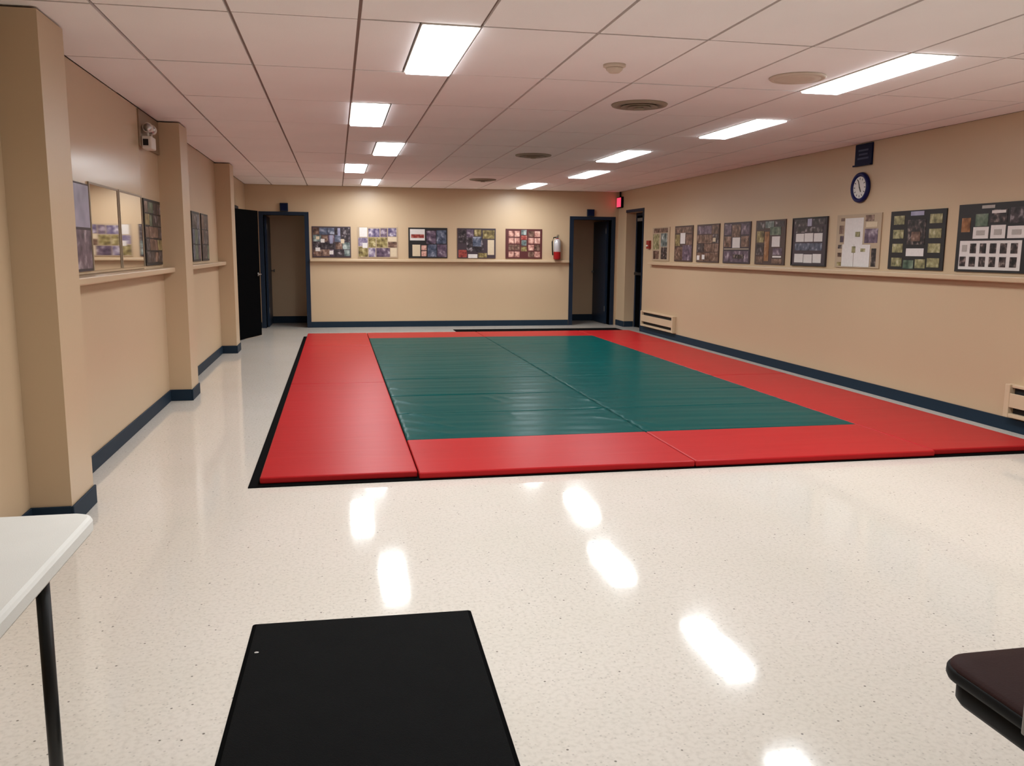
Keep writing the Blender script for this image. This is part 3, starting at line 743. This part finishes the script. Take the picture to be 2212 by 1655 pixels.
for nm_, ln, w, a in (('hour_hand', 0.052, 0.006, math.radians(150)), ('minute_hand', 0.078, 0.004, math.radians(-20))):
    bm = bmesh.new(); bmbox(bm, -0.003, -0.001, -w, w, -0.012, ln)
    bmesh.ops.rotate(bm, verts=bm.verts, cent=(0, 0, 0), matrix=Matrix.Rotation(a, 3, 'X'))
    bmesh.ops.translate(bm, verts=bm.verts, vec=(XR - 0.028, cy, cz))
    link(nm_, bm, 'hand', t)

t = thing('wall_plaque', 'dark navy square plaque high on the right wall above the clock', 'plaque', (XR, 8.125, 2.30))
boxes('plate', [(XR - 0.02, XR, 7.98, 8.27, 2.295, 2.515)], 'plaque', t, 0.004, 1)
boxes('bottom_lip', [(XR - 0.035, XR - 0.02, 7.98, 8.28, 2.293, 2.308)], 'plaque', t)
for i, (a, b) in enumerate(((8.03, 8.22), (8.05, 8.20), (8.04, 8.21))):
    boxes('printed_line', [(XR - 0.0215, XR - 0.02, a, b, 2.36 + 0.04 * i, 2.378 + 0.04 * i)], 'plaqueink', t)

for (x0, x1, z0, z1, lab) in ((-0.955, -0.815, 2.065, 2.21, 'small navy box above the left back doorway'), (4.675, 4.815, 2.065, 2.195, 'small navy box above the right back doorway')):
    t = thing('door_sign', lab, 'sign', ((x0 + x1) / 2, YB, z0), 'navy boxes above the back doorways')
    boxes('sign_body', [(x0, x1, YB - 0.05, YB, z0, z1)], 'navy', t, 0.006)
    boxes('sign_face', [(x0 + 0.015, x1 - 0.015, YB - 0.053, YB - 0.05, z0 + 0.015, z1 - 0.015)], 'plaque', t)

t = thing('exit_sign', 'small glowing red sign high in the back right corner', 'sign', (XR, 15.84, 2.22))
boxes('sign_housing', [(XR - 0.05, XR, 15.71, 15.97, 2.225, 2.425)], 'blackplastic', t, 0.005)
boxes('lit_face', [(XR - 0.0535, XR - 0.05, 15.725, 15.955, 2.24, 2.41)], 'exit', t)
boxes('ceiling_stem', [(XR - 0.035, XR - 0.015, 15.82, 15.86, 2.425, HC - 0.001)], 'blackplastic', t)

t = thing('fire_alarm_pull', 'small red alarm pull station on the right wall beside the recessed door', 'alarm', (XR, 14.25, 1.46))
boxes('alarm_body', [(XR - 0.045, XR, 14.19, 14.31, 1.46, 1.60)], 'pullred', t, 0.006)
boxes('pull_handle', [(XR - 0.058, XR - 0.045, 14.21, 14.29, 1.50, 1.525)], 'fitting', t, 0.003)

# ------------------------------------------------------------------ fire extinguisher on the back wall
ex, ey = 4.085, YB - 0.085
t = thing('fire_extinguisher', 'fire extinguisher with silver and red cylinder hung beside the right back doorway', 'extinguisher', (ex, YB, 1.24))
bm = bmesh.new(); lathe(bm, [(0.03, 1.245), (0.062, 1.252), (0.068, 1.27), (0.068, 1.56), (0.060, 1.60), (0.035, 1.635), (0.020, 1.645)], (ex, ey, 0), 'z', 28)
cyl = link('cylinder', bm, 'extred', t, True)
bm = bmesh.new(); lathe(bm, [(0.0685, 1.395), (0.0695, 1.397), (0.0695, 1.558), (0.0615, 1.598), (0.037, 1.633)], (ex, ey, 0), 'z', 28)
link('silver_wrap', bm, 'silver', cyl, True)
bm = bmesh.new(); lathe(bm, [(0.022, 1.645), (0.022, 1.67), (0.014, 1.68)], (ex, ey, 0), 'z', 16)
link('valve', bm, 'greymetal', t, True)
boxes('squeeze_handle', [(ex - 0.012, ex + 0.012, ey - 0.10, ey + 0.02, 1.68, 1.69), (ex - 0.012, ex + 0.012, ey - 0.09, ey, 1.70, 1.708)], 'blackmetal', t)
bm = bmesh.new(); tube(bm, [(ex - 0.02, ey, 1.665), (ex - 0.07, ey - 0.01, 1.66), (ex - 0.10, ey - 0.01, 1.58), (ex - 0.095, ey - 0.01, 1.45), (ex - 0.085, ey - 0.01, 1.33)], 0.011, 10)
link('hose', bm, 'blackplastic', t, True)
boxes('wall_bracket', [(ex - 0.03, ex + 0.03, YB - 0.02, YB, 1.36, 1.62)], 'blackmetal', t)

# ------------------------------------------------------------------ wall heaters
def heater(y0, y1, label):
    t = thing('baseboard_heater', label, 'heater', (XR, (y0 + y1) / 2, 0.13), 'cream baseboard heaters')
    d = 0.068
    boxes('heater_back', [(XR - 0.02, XR, y0, y1, 0.125, 0.385)], 'cream', t)
    boxes('cavity', [(XR - 0.030, XR - 0.02, y0 + 0.06, y1 - 0.06, 0.14, 0.37)], 'dark', t)
    boxes('top_cover', [(XR - d + 0.015, XR - 0.02, y0 + 0.05, y1 - 0.05, 0.362, 0.385)], 'cream', t, 0.004)
    boxes('front_cover', [(XR - d, XR - d + 0.012, y0 + 0.05, y1 - 0.05, 0.205, 0.318)], 'cream', t, 0.004)
    boxes('bottom_rail', [(XR - d, XR - 0.03, y0 + 0.05, y1 - 0.05, 0.125, 0.155)], 'cream', t, 0.004)
    for a, b in ((y0, y0 + 0.05), (y1 - 0.05, y1)):
        boxes('end_cap', [(XR - d - 0.004, XR - 0.02, a, b, 0.122, 0.388)], 'cream', t, 0.005)
heater(12.93, 14.42, 'cream baseboard heater on the right wall near the recessed door')
heater(4.35, 5.89, 'cream baseboard heater cut off by the right edge of the view')

# ------------------------------------------------------------------ things on the ceiling
def vent(x, y, r, label):
    t = thing('round_diffuser', label, 'vent', (x, y, HC), 'round ceiling diffusers')
    bm = bmesh.new(); lathe(bm, [(r * 0.98, 0.0), (r, -0.004), (r * 0.97, -0.014), (r * 0.80, -0.020), (r * 0.74, -0.004)], (x, y, HC), 'z', 40)
    link('outer_ring', bm, 'ventpaint', t, True)
    bm = bmesh.new(); lathe(bm, [(r * 0.78, -0.001), (r * 0.76, -0.003)], (x, y, HC), 'z', 40)
    link('dark_throat', bm, 'dark', t)
    for k, (ra, rb_) in enumerate(((0.66, 0.54), (0.42, 0.30))):
        bm = bmesh.new(); lathe(bm, [(r * rb_, -0.006), (r * ra, -0.022 - 0.006 * k), (r * (ra - 0.02), -0.026 - 0.006 * k), (r * (rb_ - 0.06), -0.012)], (x, y, HC), 'z', 36)
        link('cone', bm, 'ventpaint', t, True)
    bm = bmesh.new(); lathe(bm, [(r * 0.10, -0.01), (r * 0.18, -0.036), (r * 0.15, -0.042)], (x, y, HC), 'z', 28)
    link('centre_disc', bm, 'ventpaint', t, True)
vent(2.30, 6.50, 0.215, 'dusty round air diffuser nearest the camera on the ceiling')
vent(2.30, 10.15, 0.215, 'dusty round air diffuser at the middle of the ceiling')
vent(2.31, 13.80, 0.215, 'dusty round air diffuser farthest along the ceiling')
t = thing('ceiling_speaker', 'pale round ceiling speaker beside the nearest right row light', 'speaker', (2.93, 5.28, HC))
bm = bmesh.new(); lathe(bm, [(0.175, 0.0), (0.178, -0.006), (0.168, -0.014), (0.155, -0.014)], (2.93, 5.28, HC), 'z', 40)
link('speaker_rim', bm, 'speaker', t, True)
bm = bmesh.new(); lathe(bm, [(0.156, -0.006), (0.156, -0.013), (0.10, -0.018), (0.02, -0.020)], (2.93, 5.28, HC), 'z', 40)
link('grille', bm, 'speaker', t, True)
t = thing('smoke_detector', 'small white smoke detector on the ceiling tiles', 'detector', (1.675, 5.2, HC))
bm = bmesh.new(); lathe(bm, [(0.068, 0.0), (0.068, -0.012), (0.055, -0.018)], (1.675, 5.2, HC), 'z', 28)
link('mounting_base', bm, 'speaker', t, True)
bm = bmesh.new(); lathe(bm, [(0.052, -0.016), (0.050, -0.03), (0.032, -0.046), (0.018, -0.048)], (1.675, 5.2, HC), 'z', 28)
link('sensor_dome', bm, 'speaker', t, True)

# ------------------------------------------------------------------ emergency light on the left wall
M['brownpatch'] = plain('plain_brown', (138, 114, 88), 0.5)
t = thing('emergency_light', 'white twin head emergency light high on the left wall by the second pilaster', 'light', (XL, 7.8, 2.20))
boxes('brown_patch', [(XL, XL + 0.022, 7.57, 8.36, 2.225, 2.51)], 'brownpatch', t, 0.003, 1)  # thin brown patch, darker than the wall colour around it
boxes('battery_box', [(XL + 0.022, XL + 0.10, 7.62, 7.80, 2.205, 2.305)], 'fitting', t, 0.010)
boxes('indicator_window', [(XL + 0.035, XL + 0.075, 7.617, 7.62, 2.23, 2.28)], 'dark', t)
for yy in (7.66, 7.80):
    bm = bmesh.new(); tube(bm, [(XL + 0.065, yy, 2.30), (XL + 0.065, yy, 2.345)], 0.010, 10)
    nk = link('lamp_neck', bm, 'fitting', t, True)
    bm = bmesh.new(); lathe(bm, [(0.018, 0.035), (0.036, 0.024), (0.040, -0.024), (0.036, -0.028)], (XL + 0.072, yy, 2.372), 'y', 20)
    link('lamp_head', bm, 'fitting', nk, True)
    bm = bmesh.new(); lathe(bm, [(0.032, -0.027), (0.032, -0.031)], (XL + 0.072, yy, 2.372), 'y', 20)
    link('lamp_lens', bm, 'chrome', nk, True)
